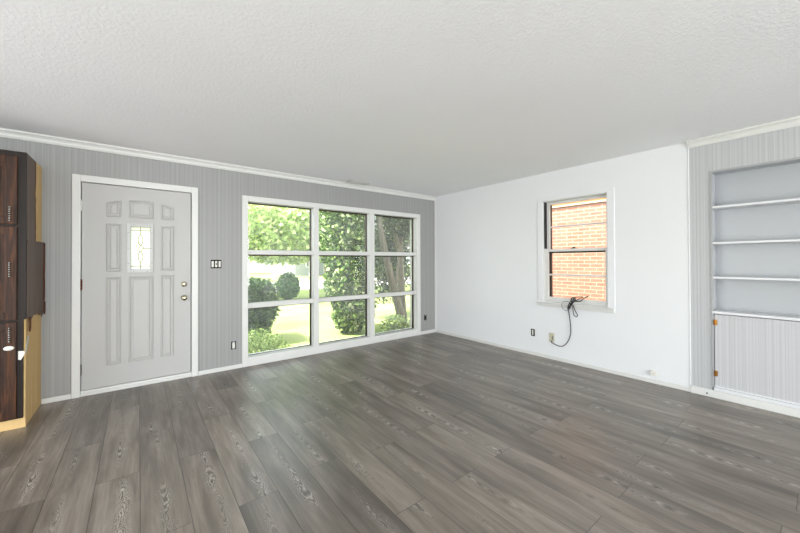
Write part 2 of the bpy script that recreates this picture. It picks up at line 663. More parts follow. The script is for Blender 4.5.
bm = BM()
casing_board(bm, -0.495, -0.433, 0.0, 2.122)
casing_board(bm, 0.472, 0.535, 0.0, 2.122)
casing_board(bm, -0.434, 0.473, 2.058, 2.122)
obj('door_casing', bm, MT['trim'], dr)
bm = BM()
box(bm, D0 + 0.001, -0.433, YB - 0.004, YB + WT, 0, 2.062)
box(bm, 0.474, D1 - 0.001, YB - 0.004, YB + WT, 0, 2.062)
box(bm, D0 + 0.001, D1 - 0.001, YB - 0.004, YB + WT, 2.057, DT - 0.001)
obj('door_frame', bm, MT['trim'], dr)
bm = BM()
box(bm, -0.433, 0.473, YB - 0.008, YB + 0.17, 0.0, 0.030, 0.004)
box(bm, -0.433, 0.473, YB + 0.004, YB + 0.16, 0.028, 0.050, 0.004)
obj('threshold', bm, MT['trim'], dr)
bm = BM()
box(bm, -0.433, 0.474, YB + 0.051, YB + 0.085, 0.0, 0.070)
box(bm, -0.434, -0.420, YB + 0.051, YB + 0.085, 0.0, 2.058)
box(bm, 0.458, 0.475, YB + 0.051, YB + 0.085, 0.0, 2.058)
box(bm, -0.433, 0.474, YB + 0.051, YB + 0.085, 2.044, 2.058)
obj('dark_gap_strip', bm, MT['black'], dr)  # black strips added to block light leaks and darken the door gap

# slab with a hole for the light
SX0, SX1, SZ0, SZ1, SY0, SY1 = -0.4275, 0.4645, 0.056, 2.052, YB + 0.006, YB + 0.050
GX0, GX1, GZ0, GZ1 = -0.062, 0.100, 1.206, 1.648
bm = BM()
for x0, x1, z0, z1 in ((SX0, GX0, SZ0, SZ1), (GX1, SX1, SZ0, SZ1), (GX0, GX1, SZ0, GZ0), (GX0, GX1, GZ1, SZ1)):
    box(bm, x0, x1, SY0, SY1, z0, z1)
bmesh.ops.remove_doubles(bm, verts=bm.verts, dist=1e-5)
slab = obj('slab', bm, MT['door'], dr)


def inset_poly(poly, d):
    """offset a convex counter-clockwise polygon inwards by d"""
    n = len(poly)
    out = []
    for i in range(n):
        p0, p1, p2 = Vector(poly[i - 1]), Vector(poly[i]), Vector(poly[(i + 1) % n])
        e1, e2 = (p1 - p0).normalized(), (p2 - p1).normalized()
        n1, n2 = Vector((-e1.y, e1.x)), Vector((-e2.y, e2.x))
        m = (n1 + n2)
        m = m / max(m.dot(n1), 0.2)
        out.append(p1 + m * d)
    return out


def door_panel(poly):
    """embossed panel: a moulded ring rising from the slab around a raised field"""
    bm = BM()
    steps = [(0.0, 0.0), (0.004, 0.009), (0.010, 0.0105), (0.020, 0.001), (0.026, 0.0008), (0.038, 0.009), (0.042, 0.0095)]
    rings = []
    for d, h in steps:
        rings.append([bm.verts.new((p[0], SY0 - h + 0.0002, p[1])) for p in inset_poly(poly, d)])
    n = len(poly)
    for a, b in zip(rings, rings[1:]):
        for i in range(n):
            bm.faces.new((a[i], a[(i + 1) % n], b[(i + 1) % n], b[i]))
    bm.faces.new(rings[-1])
    bm.faces.new(list(reversed([bm.verts.new((p[0], SY0 + 0.004, p[1])) for p in poly])))
    obj('panel', bm, MT['door'], slab)


def rect(x0, x1, z0, z1):
    return [(x0, z0), (x1, z0), (x1, z1), (x0, z1)]


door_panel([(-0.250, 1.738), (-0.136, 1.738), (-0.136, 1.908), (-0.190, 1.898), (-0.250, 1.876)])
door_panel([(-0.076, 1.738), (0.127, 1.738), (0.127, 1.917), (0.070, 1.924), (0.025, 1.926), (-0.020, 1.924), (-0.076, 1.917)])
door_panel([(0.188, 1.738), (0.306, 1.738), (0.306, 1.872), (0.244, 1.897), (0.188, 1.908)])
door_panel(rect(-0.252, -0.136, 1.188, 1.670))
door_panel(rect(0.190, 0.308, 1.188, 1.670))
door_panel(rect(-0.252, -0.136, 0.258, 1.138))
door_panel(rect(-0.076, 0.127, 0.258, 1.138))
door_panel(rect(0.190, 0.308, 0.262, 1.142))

# the leaded light
bm = BM()
fx0, fx1, fz0, fz1 = -0.097, 0.127, 1.172, 1.686
for x0, x1, z0, z1 in ((fx0, GX0 + 0.002, fz0, fz1), (GX1 - 0.002, fx1, fz0, fz1), (GX0, GX1, fz0, GZ0 + 0.002), (GX0, GX1, GZ1 - 0.002, fz1)):
    box(bm, x0, x1, SY0 - 0.012, SY0 + 0.001, z0, z1, 0.004)
gf = obj('light_frame', bm, paint('grey_light_frame', rgb(186, 186, 184), 0.4), slab, label='grey frame around the leaded glass')
xm, zm = (GX0 + GX1) / 2, (GZ0 + GZ1) / 2
sc = [(x, z) for z in (fz0 + 0.10, zm, fz1 - 0.10) for x in (fx0 + 0.017, fx1 - 0.014)]
sc += [(xm + s * 0.055, z) for s in (-1, 1) for z in (fz0 + 0.016, fz1 - 0.016)]
for x, z in sc:
    obj('frame_screw', lathe(BM(), [(0.0055, 0.0), (0.005, 0.002)], (x, SY0 - 0.0115, z), (0, -1, 0), 8), MT['steel'], slab)
bm = box(BM(), GX0, GX1, SY0 + 0.016, SY0 + 0.022, GZ0, GZ1)
obj('leaded_pane', bm, MT['frosted'], slab, label='frosted leaded glass pane')
bm = BM()
gy = SY0 + 0.013


def came(pts, r=0.0033):
    tube(bm, [(x, gy, z) for x, z in pts], r, 6)


came([(GX0, GZ1 - 0.035), (GX1, GZ1 - 0.035)])
came([(GX0, GZ0 + 0.035), (GX1, GZ0 + 0.035)])
came([(xm, GZ1), (xm, GZ1 - 0.085)])
came([(xm, GZ0), (xm, GZ0 + 0.085)])


def loop2(cx, cz, rx, rz, pointy=1.0):
    pts = []
    for i in range(25):
        a = 2 * math.pi * i / 24
        pts.append((cx + rx * math.sin(a) * (1 - 0.25 * pointy * math.cos(a) ** 2), cz + rz * math.cos(a)))
    came(pts)


loop2(xm, GZ1 - 0.135, 0.020, 0.055)
loop2(xm, GZ0 + 0.135, 0.020, 0.055)
came([(xm, zm + 0.035), (xm - 0.030, zm + 0.05), (xm - 0.036, zm + 0.015), (xm - 0.012, zm + 0.0), (xm, zm + 0.035)])
came([(xm, zm + 0.035), (xm + 0.026, zm + 0.01), (xm + 0.012, zm - 0.012), (xm, zm - 0.03)])
came([(xm + 0.02, zm - 0.002), (GX1, zm + 0.002)])
came([(xm - 0.012, zm), (xm - 0.030, zm - 0.03), (xm, zm - 0.03)])
obj('came', bm, MT['lead'], slab, label='brassy lead strips in a twin teardrop pattern')
# knobs
for z, nm in ((1.037, 'deadbolt'), (0.888, 'door_knob')):
    bm = BM()
    if nm == 'deadbolt':
        lathe(bm, [(0.030, 0), (0.030, 0.006), (0.024, 0.014), (0.022, 0.016)], (0.402, SY0, z), (0, -1, 0))
        box(bm, 0.396, 0.408, SY0 - 0.034, SY0 - 0.014, z - 0.020, z + 0.020, 0.003)
    else:
        lathe(bm, [(0.031, 0), (0.031, 0.005), (0.014, 0.012), (0.012, 0.030), (0.024, 0.036), (0.029, 0.048), (0.027, 0.058), (0.016, 0.064), (0.0, 0.066)], (0.402, SY0, z), (0, -1, 0))
    obj(nm, bm, MT['nickel'], dr, smooth=True)
for z, mt, lb in ((1.825, MT['trim'], 'white painted hinge with a dark pin'), (1.067, MT['rust'], 'copper-coloured hinge'), (0.257, MT['steel'], 'grey steel hinge')):
    bm = BM()
    for k in range(3):
        tube(bm, [(-0.4300, YB - 0.008, z - 0.045 + k * 0.031), (-0.4300, YB - 0.008, z - 0.017 + k * 0.031)], 0.0085, 10)
    box(bm, -0.4290, -0.4270, YB - 0.006, YB + 0.012, z - 0.045, z + 0.045)
    hg = obj('hinge', bm, mt, dr, label=lb)
    bm = BM()
    lathe(bm, [(0.0045, -0.052), (0.0045, 0.05), (0.006, 0.051), (0.006, 0.055)], (-0.4300, YB - 0.0165, z), (0, 0, 1), 8)
    obj('hinge_pin', bm, mt, hg)

# ------------------------------------------------------------------ picture window
w1 = struct(root('window_1', (2.43, YB, 0)), 'large white-framed picture window of nine panes', 'window')
CY = YB - 0.016
bm = BM()
box(bm, 0.998, 1.064, CY, YB + 0.01, 0.0, 2.094, 0.005)
box(bm, 3.800, 3.876, CY, YB + 0.01, 0.0, 2.094, 0.005)
box(bm, 1.062, 3.802, CY, YB + 0.01, 2.026, 2.094, 0.005)
box(bm, 1.062, 3.802, CY + 0.002, YB + 0.01, 0.0, 0.092, 0.005)
obj('casing', bm, MT['trim'], w1)
bm = BM()
box(bm, P0 + 0.001, 1.064, YB, YB + 0.15, PB, PT - 0.001)
box(bm, 3.801, P1 - 0.001, YB, YB + 0.15, PB, PT - 0.001)
box(bm, P0 + 0.001, P1 - 0.001, YB, YB + 0.15, 2.027, PT - 0.001)
obj('jamb', bm, MT['trim'], w1)
bm = box(BM(), 1.063, 3.802, CY + 0.004, YB + 0.17, 0.052, 0.107, 0.006)
obj('sill', bm, MT['trim'], w1)
PANEY = YB + 0.105
mull = [(1.920, 1.995), (2.842, 2.925)]
rails = [(0.706, 0.766), (1.372, 1.430)]
for x0, x1 in mull:
    bm = box(BM(), x0, x1, YB - 0.012, YB + 0.09, 0.106, 2.028, 0.006)
    obj('mullion', bm, MT['trim'], w1)
cols = [(1.064, 1.920), (1.995, 2.842), (2.925, 3.801)]
rows = [(0.107, 0.706), (0.766, 1.372), (1.430, 2.027)]
for x0, x1 in cols:
    for z0, z1 in rails:
        bm = box(BM(), x0 - 0.002, x1 + 0.002, YB + 0.012, YB + 0.09, z0, z1, 0.006)
        obj('rail', bm, MT['trim'], w1)
for ci, (x0, x1) in enumerate(cols):
    for z0, z1 in rows:
        bm = BM()
        f = 0.015
        y0, y1 = YB + 0.088, YB + 0.125
        X0, X1, Z0, Z1 = x0 - 0.012, x1 + 0.004, z0 - 0.022, z1 + 0.006
        box(bm, X0, x0 + 0.004, y0, y1, Z0, Z1)
        box(bm, x1 - 0.011, X1, y0, y1, Z0, Z1)
        box(bm, X0, X1, y0, y1, z1 - f, Z1)
        box(bm, X0, X1, y0, y1, Z0, z0 + 0.002)
        fr = obj('pane_frame', bm, MT['bronze'], w1, label='dark bronze outer frame')
        bm = box(BM(), x0 + 0.003, x1 - 0.010, PANEY, PANEY + 0.005, z0 + 0.001, z1 - f + 0.001)
        obj('pane', bm, MT['glass'], fr, label='clear glass pane')

# ------------------------------------------------------------------ sash window
w2 = struct(root('window_2', (XR, 1.97, WB)), 'small white double-hung window looking onto a brick wall', 'window')
bm = BM()
CX = XR - 0.010
box(bm, CX, XR + 0.005, W1 - 0.002, 2.432, 0.70, 2.112, 0.004)
box(bm, CX, XR + 0.005, 1.506, W0 + 0.002, 0.70, 2.112, 0.004)
box(bm, CX, XR + 0.005, W0, W1, WTP - 0.002, 2.112, 0.004)
obj('casing', bm, MT['white_wall'], w2)
bm = BM()
box(bm, XR - 0.040, XR + 0.10, W0 - 0.076, W1 + 0.072, 0.722, 0.744, 0.006)
box(bm, XR - 0.024, XR + 0.002, W0 - 0.074, W1 + 0.070, 0.688, 0.723, 0.005)
obj('stool', bm, MT['trim'], w2)
bm = BM()
box(bm, XR, XR + 0.17, W1 - 0.012, W1, WB, WTP)
box(bm, XR, XR + 0.17, W0, W0 + 0.012, WB, WTP)
box(bm, XR, XR + 0.17, W0, W1, WTP - 0.012, WTP)
box(bm, XR + 0.02, XR + 0.19, W0, W1, WB - 0.001, WB + 0.012)
obj('jamb', bm, MT['trim'], w2)
bm = BM()
box(bm, XR + 0.008, XR + 0.070, W1 - 0.020, W1 - 0.0115, 1.44, WTP - 0.012)
obj('sash_track', bm, MT['black'], w2, label='black empty sash track')


def sash(x0, x1, z0, z1, rb, rtp, mz):
    y0, y1 = W0 + 0.013, W1 - 0.013
    st = 0.042
    bm = BM()
    box(bm, x0, x1, y0, y0 + st * 0.6, z0, z1, 0.003)
    box(bm, x0, x1, y1 - st, y1, z0, z1, 0.003)
    box(bm, x0 + 0.0005, x1 - 0.0005, y0 + st * 0.6 - 0.001, y1 - st + 0.001, z0, z0 + rb, 0.002)
    box(bm, x0 + 0.0005, x1 - 0.0005, y0 + st * 0.6 - 0.001, y1 - st + 0.001, z1 - rtp, z1, 0.002)
    xm_ = (x0 + x1) / 2
    box(bm, xm_ - 0.008, xm_ + 0.008, y0 + st * 0.6 - 0.001, y1 - st + 0.001, mz - 0.010, mz + 0.010)
    s = obj('sash', bm, MT['trim'], w2)
    bm = box(BM(), xm_ - 0.002, xm_ + 0.002, y0 + 0.01, y1 - 0.01, z0 + 0.01, z1 - 0.01)
    obj('pane', bm, MT['glass_clear'], s, label='clear glass pane')
    return s


sl = sash(XR + 0.030, XR + 0.062, WB + 0.012, 1.432, 0.050, 0.034, 1.098)
sash(XR + 0.068, XR + 0.098, 1.400, WTP - 0.012, 0.032, 0.034, 1.725)
bm = BM()
box(bm, XR + 0.024, XR + 0.060, 1.95, 2.01, 1.432, 1.440, 0.002)
box(bm, XR + 0.026, XR + 0.046, 1.96, 1.99, 1.440, 1.452, 0.003)
obj('sash_lock', bm, MT['iron'], sl)
bm = BM()
box(bm, XR + 0.110, XR + 0.135, W1 - 0.058, W1 - 0.012, WB + 0.012, WTP - 0.012)
box(bm, XR + 0.110, XR + 0.135, W0 + 0.012, W0 + 0.022, WB + 0.012, WTP - 0.012)
box(bm, XR + 0.110, XR + 0.135, W0 + 0.012, W1 - 0.012, 1.378, 1.412)
box(bm, XR + 0.110, XR + 0.135, W0 + 0.012, W1 - 0.012, WB + 0.012, WB + 0.03)
obj('storm_frame', bm, MT['bronze'], w2, label='dark bronze storm frame')

# ------------------------------------------------------------------ recessed bookcase
bk = thing(root('built_in_bookcase', (XR, 0.1, 0.0)), 'pale grey built-in bookcase recessed in the grooved wall, cupboard below', 'bookcase')
BD = XR + 0.20
bm = BM()
box(bm, BD, BD + 0.018, N0, N1, 0.068, NT_)
obj('back_panel', bm, MT['shelf'], bk)
bm = box(BM(), XR + 0.001, BD + 0.018, N1 - 0.0005, N1 + 0.0155, 0.068, NT_ + 0.012)
obj('side_panel', bm, MT['shelf'], bk)
bm = box(BM(), XR + 0.001, BD + 0.018, N0 - 0.0155, N0 + 0.0005, 0.068, NT_ + 0.012)
obj('side_panel', bm, MT['shelf'], bk)
bm = box(BM(), XR + 0.001, BD + 0.018, N0, N1, NT_ - 0.0015, NT_ + 0.016)
obj('top_panel', bm, MT['shelf'], bk)
bm = BM()
box(bm, XR - 0.006, XR + 0.004, N1 - 0.014, N1 + 0.004, 0.095, NT_ + 0.006, 0.002)
box(bm, XR - 0.006, XR + 0.004, N0, N1 - 0.012, NT_ - 0.012, NT_ + 0.006, 0.002)
obj('face_trim', bm, paint('grey_edge_trim', rgb(158, 159, 160), 0.35), bk)
for z in (1.785, 1.450, 1.128):
    bm = box(BM(), XR - 0.004, BD, N0 + 0.001, N1 - 0.002, z - 0.020, z, 0.003)
    obj('shelf', bm, MT['shelf_edge'], bk)
bm = box(BM(), XR - 0.010, BD, N0 + 0.001, N1 - 0.002, 0.782, 0.806, 0.004)
obj('ledge', bm, MT['shelf_edge'], bk)
bm = BM()
box(bm, XR - 0.012, BD, N0 + 0.001, N1 - 0.010, 0.068, 0.098, 0.003)
obj('bottom_rail', bm, MT['shelf_edge'], bk)
for y0, y1, hy in ((0.092, 0.680, 0.673), (-0.504, 0.086, -0.497)):
    bm = box(BM(), XR - 0.002, XR + 0.016, y0, y1, 0.104, 0.776, 0.002)
    d = obj('cupboard_door', bm, MT['door_groove'], bk)
    bm = box(BM(), XR - 0.007, XR - 0.0015, y0, y1, 0.100, 0.116, 0.002)
    obj('door_lip', bm, MT['shelf_edge'], d)
    for z in (0.702, 0.227):
        bm = BM()
        s = 1 if hy > 0 else -1
        box(bm, XR - 0.006, XR - 0.0015, hy - 0.013, hy + 0.013, z - 0.026, z + 0.026, 0.002)
        tube(bm, [(XR - 0.008, hy + s * 0.009, z - 0.026), (XR - 0.008, hy + s * 0.009, z + 0.026)], 0.005, 8)
        box(bm, XR - 0.010, XR - 0.004, hy - 0.006, hy + 0.002, z - 0.008, z + 0.008, 0.001)
        obj('hinge', bm, MT['brass'], d, label='brass hinge')

# ------------------------------------------------------------------ tall pantry cabinet at the left
KX0, KX1, KY0, KY1, KT = -1.50, -0.700, 3.880, YB - 0.002, 2.145
pc = thing(root('pantry_cabinet', (-1.1, 4.14, 0)), 'tall dark oak cabinet with peeling side beside the front door', 'cabinet')
bm = BM()
box(bm, KX0, KX1 - 0.004, KY0 + 0.004, KY1, 0.085, KT - 0.001)
obj('carcass', bm, MT['dark_frame'], pc)
bm = box(BM(), KX1 - 0.006, KX1 + 0.006, KY0 + 0.004, KY1, 0.0, KT)
obj('side_panel', bm, MT['raw'], pc, label='raw tan particle board side')
bm = box(BM(), KX0, KX1 - 0.006, KY0 + 0.006, KY0 + 0.03, 0.0, 0.085)
obj('toe_board', bm, MT['raw'], pc, label='raw tan toe board')
bm = BM()
box(bm, KX1 - 0.052, KX1 + 0.010, KY0 - 0.012, KY0 + 0.0045, 0.842, KT, 0.002)
box(bm, KX1 - 0.052, KX1 - 0.005, KY0 - 0.012, KY0 + 0.0045, 0.078, 0.8425, 0.002)
box(bm, KX0, KX1 - 0.052, KY0 - 0.012, KY0 + 0.005, KT - 0.05, KT, 0.002)
box(bm, KX0, KX1 - 0.052, KY0 - 0.012, KY0 + 0.005, 1.556, 1.580, 0.002)
box(bm, KX0, KX1 - 0.052, KY0 - 0.012, KY0 + 0.005, 0.824, 0.846, 0.002)
box(bm, KX0, KX1 - 0.052, KY0 - 0.012, KY0 + 0.005, 0.078, 0.095, 0.002)
obj('face_frame', bm, MT['dark_frame'], pc)
dx1 = KX1 - 0.036
for z0, z1, hz in ((1.578, 2.102, 1.655), (0.843, 1.560, 1.230), (0.088, 0.826, 0.735)):
    dx0 = dx1 - 0.44
    bm = BM()
    y0, y1 = KY0 - 0.030, KY0 - 0.012
    st = 0.062
    box(bm, dx0, dx0 + st, y0, y1, z0, z1, 0.004)
    box(bm, dx1 - st, dx1, y0, y1, z0, z1, 0.004)
    box(bm, dx0 + st - 0.001, dx1 - st + 0.001, y0, y1, z1 - st, z1, 0.004)
    box(bm, dx0 + st - 0.001, dx1 - st + 0.001, y0, y1, z0, z0 + st, 0.004)
    # raised centre field
    prof = [(0.0, 0.008), (0.020, 0.010), (0.040, 0.002)]
    rings = []
    for dd, yy in prof:
        rings.append([bm.verts.new((x, y0 + yy, z)) for x, z in rect(dx0 + st + dd, dx1 - st - dd, z0 + st + dd, z1 - st - dd)])
    for a, b in zip(rings, rings[1:]):
        for i in range(4):
            bm.faces.new((a[i], a[(i + 1) % 4], b[(i + 1) % 4], b[i]))
    bm.faces.new(rings[-1])
    d = obj('door', bm, MT['dark_wood'], pc)
    # beaded pull handle
    bm = BM()
    hx = dx1 - 0.034
    hy = y0 - 0.022
    for s in (-1, 1):
        tube(bm, [(hx, y0 + 0.001, hz + s * 0.048), (hx, hy, hz + s * 0.048)], 0.004, 8)
    for k in range(7):
        zz = hz + (k - 3) * 0.0170
        lathe(bm, [(0.002, -0.0085), (0.0065, -0.005), (0.0078, 0.0), (0.0065, 0.005), (0.002, 0.0085)], (hx, hy, zz), (0, 0, 1), 10)
    obj('handle', bm, MT['iron'], d, smooth=True, label='beaded dark metal pull')

# peeling veneer on the visible side: (y, z) outlines
VX = KX1 + 0.0065


def sheet(name, poly, off, thick, mat, label, bend=None):
    bm = BM()
    fb = bend or (lambda y: 0.0)
    prism(bm, poly, lambda p: Vector((VX + off + thick + fb(p[0]), p[0], p[1])), lambda p: Vector((VX + off + fb(p[0]), p[0], p[1])))
    return obj(name, bm, mat, pc, label=label)


F0 = KY0 + 0.005
rng = random.Random(3)
edge = [(4.150 + rng.uniform(-0.012, 0.012), z) for z in np.linspace(2.142, 1.455, 16)]
sheet('veneer', [(F0, 1.45)] + [(F0, 2.142)] + edge, 0.0, 0.003, MT['veneer'], 'brown veneer still stuck to the upper side')
sheet('torn_edge', [(y - 0.006, z) for y, z in edge] + [(y + 0.022 + rng.uniform(0, 0.014), z) for y, z in reversed(edge)], 0.0, 0.0022, MT['torn'], 'torn red-brown veneer edge')
bend = lambda y: 0.014 * max(0.0, (y - 4.00) / 0.40) ** 2
flap = [(F0, 0.845), (F0, 1.462), (4.16, 1.464), (4.392, 1.462), (4.396, 1.30), (4.388, 1.16), (4.398, 1.02), (4.380, 0.88), (4.362, 0.835), (4.330, 0.800), (4.300, 0.835), (4.255, 0.825), (4.21, 0.86), (4.15, 0.842), (4.09, 0.85), (4.03, 0.828), (3.985, 0.80), (3.955, 0.835), (3.92, 0.85)]
# subdivide the top edge so that the sheet can bend
sheet('veneer_flap', [(F0, 0.845), (F0, 1.462), (4.00, 1.463), (4.08, 1.463), (4.16, 1.464), (4.24, 1.464), (4.32, 1.463)] + flap[3:], 0.004, 0.004, MT['veneer'], 'loose brown veneer flap curling off the side', bend)
sheet('flap_edge', [(4.372, 1.460), (4.398, 1.461), (4.403, 1.30), (4.394, 1.16), (4.404, 1.02), (4.389, 0.93), (4.352, 0.96), (4.362, 1.05), (4.346, 1.2), (4.368, 1.32)], 0.0085, 0.003, MT['torn'], 'torn red-brown edge of the flap', bend)
for yy, zz in ((4.395, 0.925), (3.962, 0.84)):
    bm = BM()
    x = VX + 0.011 + bend(yy)
    prism(bm, [(yy - 0.030, zz), (yy + 0.004, zz + 0.006), (yy + 0.006, zz - 0.085), (yy - 0.016, zz - 0.11), (yy - 0.034, zz - 0.09), (yy - 0.018, zz - 0.05)], lambda p: Vector((x + 0.004, p[0], p[1])), lambda p: Vector((x - 0.003, p[0], p[1])))
    obj('splinter', bm, MT['torn'], pc, label='hanging splinter of veneer')
# child safety latch
sf = obj('safety_latch', lathe(BM(), [(0.0235, 0.0), (0.0235, 0.006), (0.021, 0.009), (0.0, 0.010)], (0, 0, 0), (0, -1, 0), 24), MT['device'], pc, smooth=True, label='white oval child safety latch')
for v in sf.data.vertices:
    v.co = Vector((v.co.x * 1.2 - 0.775, v.co.y + KY0 - 0.030, v.co.z * 0.72 + 0.632))
bm = BM()
prism(bm, [(KX1 - 0.030, 0.600), (KX1 - 0.030, 0.535), (KX1 - 0.016, 0.530), (KX1 + 0.004, 0.572), (KX1 + 0.004, 0.596)], lambda p: Vector((p[0], KY0 - 0.018, p[1])), lambda p: Vector((p[0], KY0 - 0.0115, p[1])))
obj('pad', bm, MT['device'], sf)
bm = BM()
prism(bm, [(3.872, 0.602), (3.872, 0.578), (3.955, 0.672), (3.955, 0.700), (3.930, 0.700)], lambda p: Vector((KX1 + 0.0115, p[0], p[1])), lambda p: Vector((KX1 + 0.0068, p[0], p[1])))
obj('strap', bm, paint('grey_strap_plastic', rgb(176, 176, 170), 0.4), sf)

# ------------------------------------------------------------------ wall devices
def wall_frame(side):
    """returns a mapping from (a, z, d): a along the wall, d out of the wall into the room"""
    if side == 'back':
        return lambda a0, a1, z0, z1, d0, d1: (a0, a1, YB - d1, YB - d0, z0, z1)
    return lambda a0, a1, z0, z1, d0, d1: (XR - d1, XR - d0, a0, a1, z0, z1)


def bare_outlet(side, a, z, label, group, hw=0.015):
    f = wall_frame(side)
    r = thing(root('wall_outlet', (a, YB, z) if side == 'back' else (XR, a, z)), label, 'outlet', group)
    bm = box(BM(), *f(a - 0.027, a + 0.027, z - 0.048, z + 0.048, 0.0005, 0.003), 0.001)
    obj('box_opening', bm, MT['hole'], r, label='dark open junction box')
    bm = BM()
    box(bm, *f(a - hw, a + hw, z - 0.034, z + 0.034, 0.003, 0.010), 0.003)
    for s in (-1, 1):
        box(bm, *f(a - hw * 0.8, a + hw * 0.8, z + s * 0.018 - 0.013, z + s * 0.018 + 0.013, 0.009, 0.0125), 0.003)
    dv = obj('receptacle', bm, MT['device'], r)
    for s in (-1, 1):
        bm = box(BM(), *f(a - 0.008, a + 0.008, z + s * 0.041 - 0.009, z + s * 0.041 + 0.009, 0.003, 0.005))
        obj('mounting_ear', bm, MT['steel'], r)
        for t in (-1, 1):
            bm = box(BM(), *f(a + t * 0.005 - 0.001, a + t * 0.005 + 0.001, z + s * 0.018 - 0.004, z + s * 0.018 + 0.006, 0.012, 0.0130))
            obj('slot', bm, MT['black'], dv)
    return r


bare_outlet('back', 0.903, 0.282, 'uncovered outlet low on the grey wall between door and picture window', None)
o3 = bare_outlet('back', 3.995, 0.286, 'dark uncovered outlet low on the grey wall by the corner', None)
for c in list(o3.children):
    if c.name.startswith('receptacle'):
        c.data.materials.clear()
        c.data.materials.append(MT['black'])
bare_outlet('right', 2.512, 0.304, 'uncovered outlet low on the white wall, left of the beige plate', None, 0.008)

f = wall_frame('back')
r = thing(root('light_switch', (0.717, YB, 1.257)), 'uncovered triple light switch on the grey wall beside the front door', 'switch')
bm = box(BM(), *f(0.662, 0.772, 1.207, 1.306, 0.0005, 0.003), 0.001)
obj('box_opening', bm, MT['hole'], r)
for a in (0.681, 0.717, 0.753):
    bm = box(BM(), *f(a - 0.0115, a + 0.0115, 1.222, 1.291, 0.003, 0.009), 0.003)
    b = obj('switch_body', bm, MT['device'], r)
    bm = BM()
    prism(bm, [(0.0085, -0.012), (0.0085, 0.012), (0.020, 0.010), (0.022, 0.004)], lambda p: Vector((a - 0.004, YB - p[0], 1.257 + p[1])), lambda p: Vector((a + 0.004, YB - p[0], 1.257 + p[1])))
    obj('toggle', bm, MT['black'] if a == 0.717 else MT['device'], b)

f = wall_frame('right')
r = thing(root('cable_plate', (XR, 2.249, 0.282)), 'beige wall plate low on the white wall where the black cable enters', 'wall plate')
bm = box(BM(), *f(2.213, 2.285, 0.222, 0.342, 0.0, 0.006), 0.003)
obj('plate', bm, MT['beige'], r)
bm = BM()
box(bm, *f(2.224, 2.244, 0.255, 0.305, 0.006, 0.010), 0.002)
lathe(bm, [(0.010, 0.006), (0.010, 0.010), (0.005, 0.011), (0.005, 0.017)], (XR, 2.246, 0.236), (-1, 0, 0), 10)
obj('jack', bm, MT['steel'], r)
for z in (0.235, 0.330):
    obj('plate_screw', lathe(BM(), [(0.004, 0.006), (0.003, 0.008)], (XR, 2.272, z), (-1, 0, 0), 8), MT['steel'], r)

r = thing(root('phone_jack', (XR, 1.147, 0.105)), 'small white phone jack box on the wall just above the baseboard', 'phone jack')
bm = box(BM(), *f(1.118, 1.176, 0.080, 0.131, 0.0, 0.034), 0.004)
obj('housing', bm, MT['device'], r)
bm = box(BM(), *f(1.140, 1.156, 0.100, 0.112, 0.033, 0.0348))
obj('port', bm, MT['beige'], r)

# the cable
cx = XR - 0.012
pts = [(XR - 0.016, 2.246, 0.236), (cx - 0.016, 2.235, 0.222), (cx - 0.006, 2.190, 0.204), (cx, 2.150, 0.192), (cx, 2.098, 0.203), (cx, 2.047, 0.252), (cx, 2.011, 0.334), (cx, 1.999, 0.423), (cx, 2.008, 0.545), (cx - 0.01, 2.017, 0.640), (XR - 0.052, 2.014, 0.700), (XR - 0.054, 1.998, 0.748)]
pts += [(XR - 0.048, 1.975, 0.790), (XR - 0.045, 1.958, 0.828), (XR - 0.040, 1.930, 0.826), (XR - 0.042, 1.932, 0.790), (XR - 0.05, 1.955, 0.770), (XR - 0.055, 1.975, 0.790), (XR - 0.056, 1.962, 0.822), (XR - 0.05, 1.935, 0.810)]
pts += [(XR - 0.052, 1.975, 0.745), (XR - 0.055, 2.010, 0.690), (XR - 0.06, 1.985, 0.720), (XR - 0.056, 1.950, 0.765), (XR - 0.050, 1.900, 0.805), (XR - 0.045, 1.840, 0.842), (XR - 0.046, 1.855, 0.846), (XR - 0.050, 1.92, 0.835), (XR - 0.052, 1.95, 0.80)]
bm = tube(BM(), smoothpath(pts, 7), 0.0048, 8)
thing(obj('coax_cable', bm, MT['black'], None, True), 'black cable knotted on the sash window stool and looping down the wall', 'cable')
cab = bpy.data.objects['coax_cable']
loops = [
    ([(XR - 0.052, 1.990, 0.770), (XR - 0.050, 2.050, 0.775), (XR - 0.050, 2.088, 0.740), (XR - 0.050, 2.085, 0.695), (XR - 0.050, 2.050, 0.662), (XR - 0.05, 2.012, 0.668), (XR - 0.05, 1.990, 0.690)], 0.0024),
    ([(XR - 0.052, 1.945, 0.740), (XR - 0.050, 1.935, 0.690), (XR - 0.048, 1.915, 0.650), (XR - 0.046, 1.900, 0.618), (XR - 0.046, 1.915, 0.598), (XR - 0.048, 1.940, 0.612), (XR - 0.050, 1.950, 0.66), (XR - 0.054, 1.955, 0.73)], 0.0045),
    ([(XR - 0.050, 1.93, 0.785), (XR - 0.046, 1.87, 0.79), (XR - 0.045, 1.83, 0.825), (XR - 0.045, 1.79, 0.852)], 0.0062),
]
for pl, rr in loops:
    obj('cable_loop', tube(BM(), smoothpath(pl, 7), rr, 8), MT['black'], cab, True)
bm = lathe(BM(), [(0.006, 0), (0.007, 0.004), (0.007, 0.016), (0.003, 0.017), (0.002, 0.024)], (XR - 0.045, 1.79, 0.852), (0, -0.8, 0.4), 8)
obj('plug', bm, MT['black'], cab)
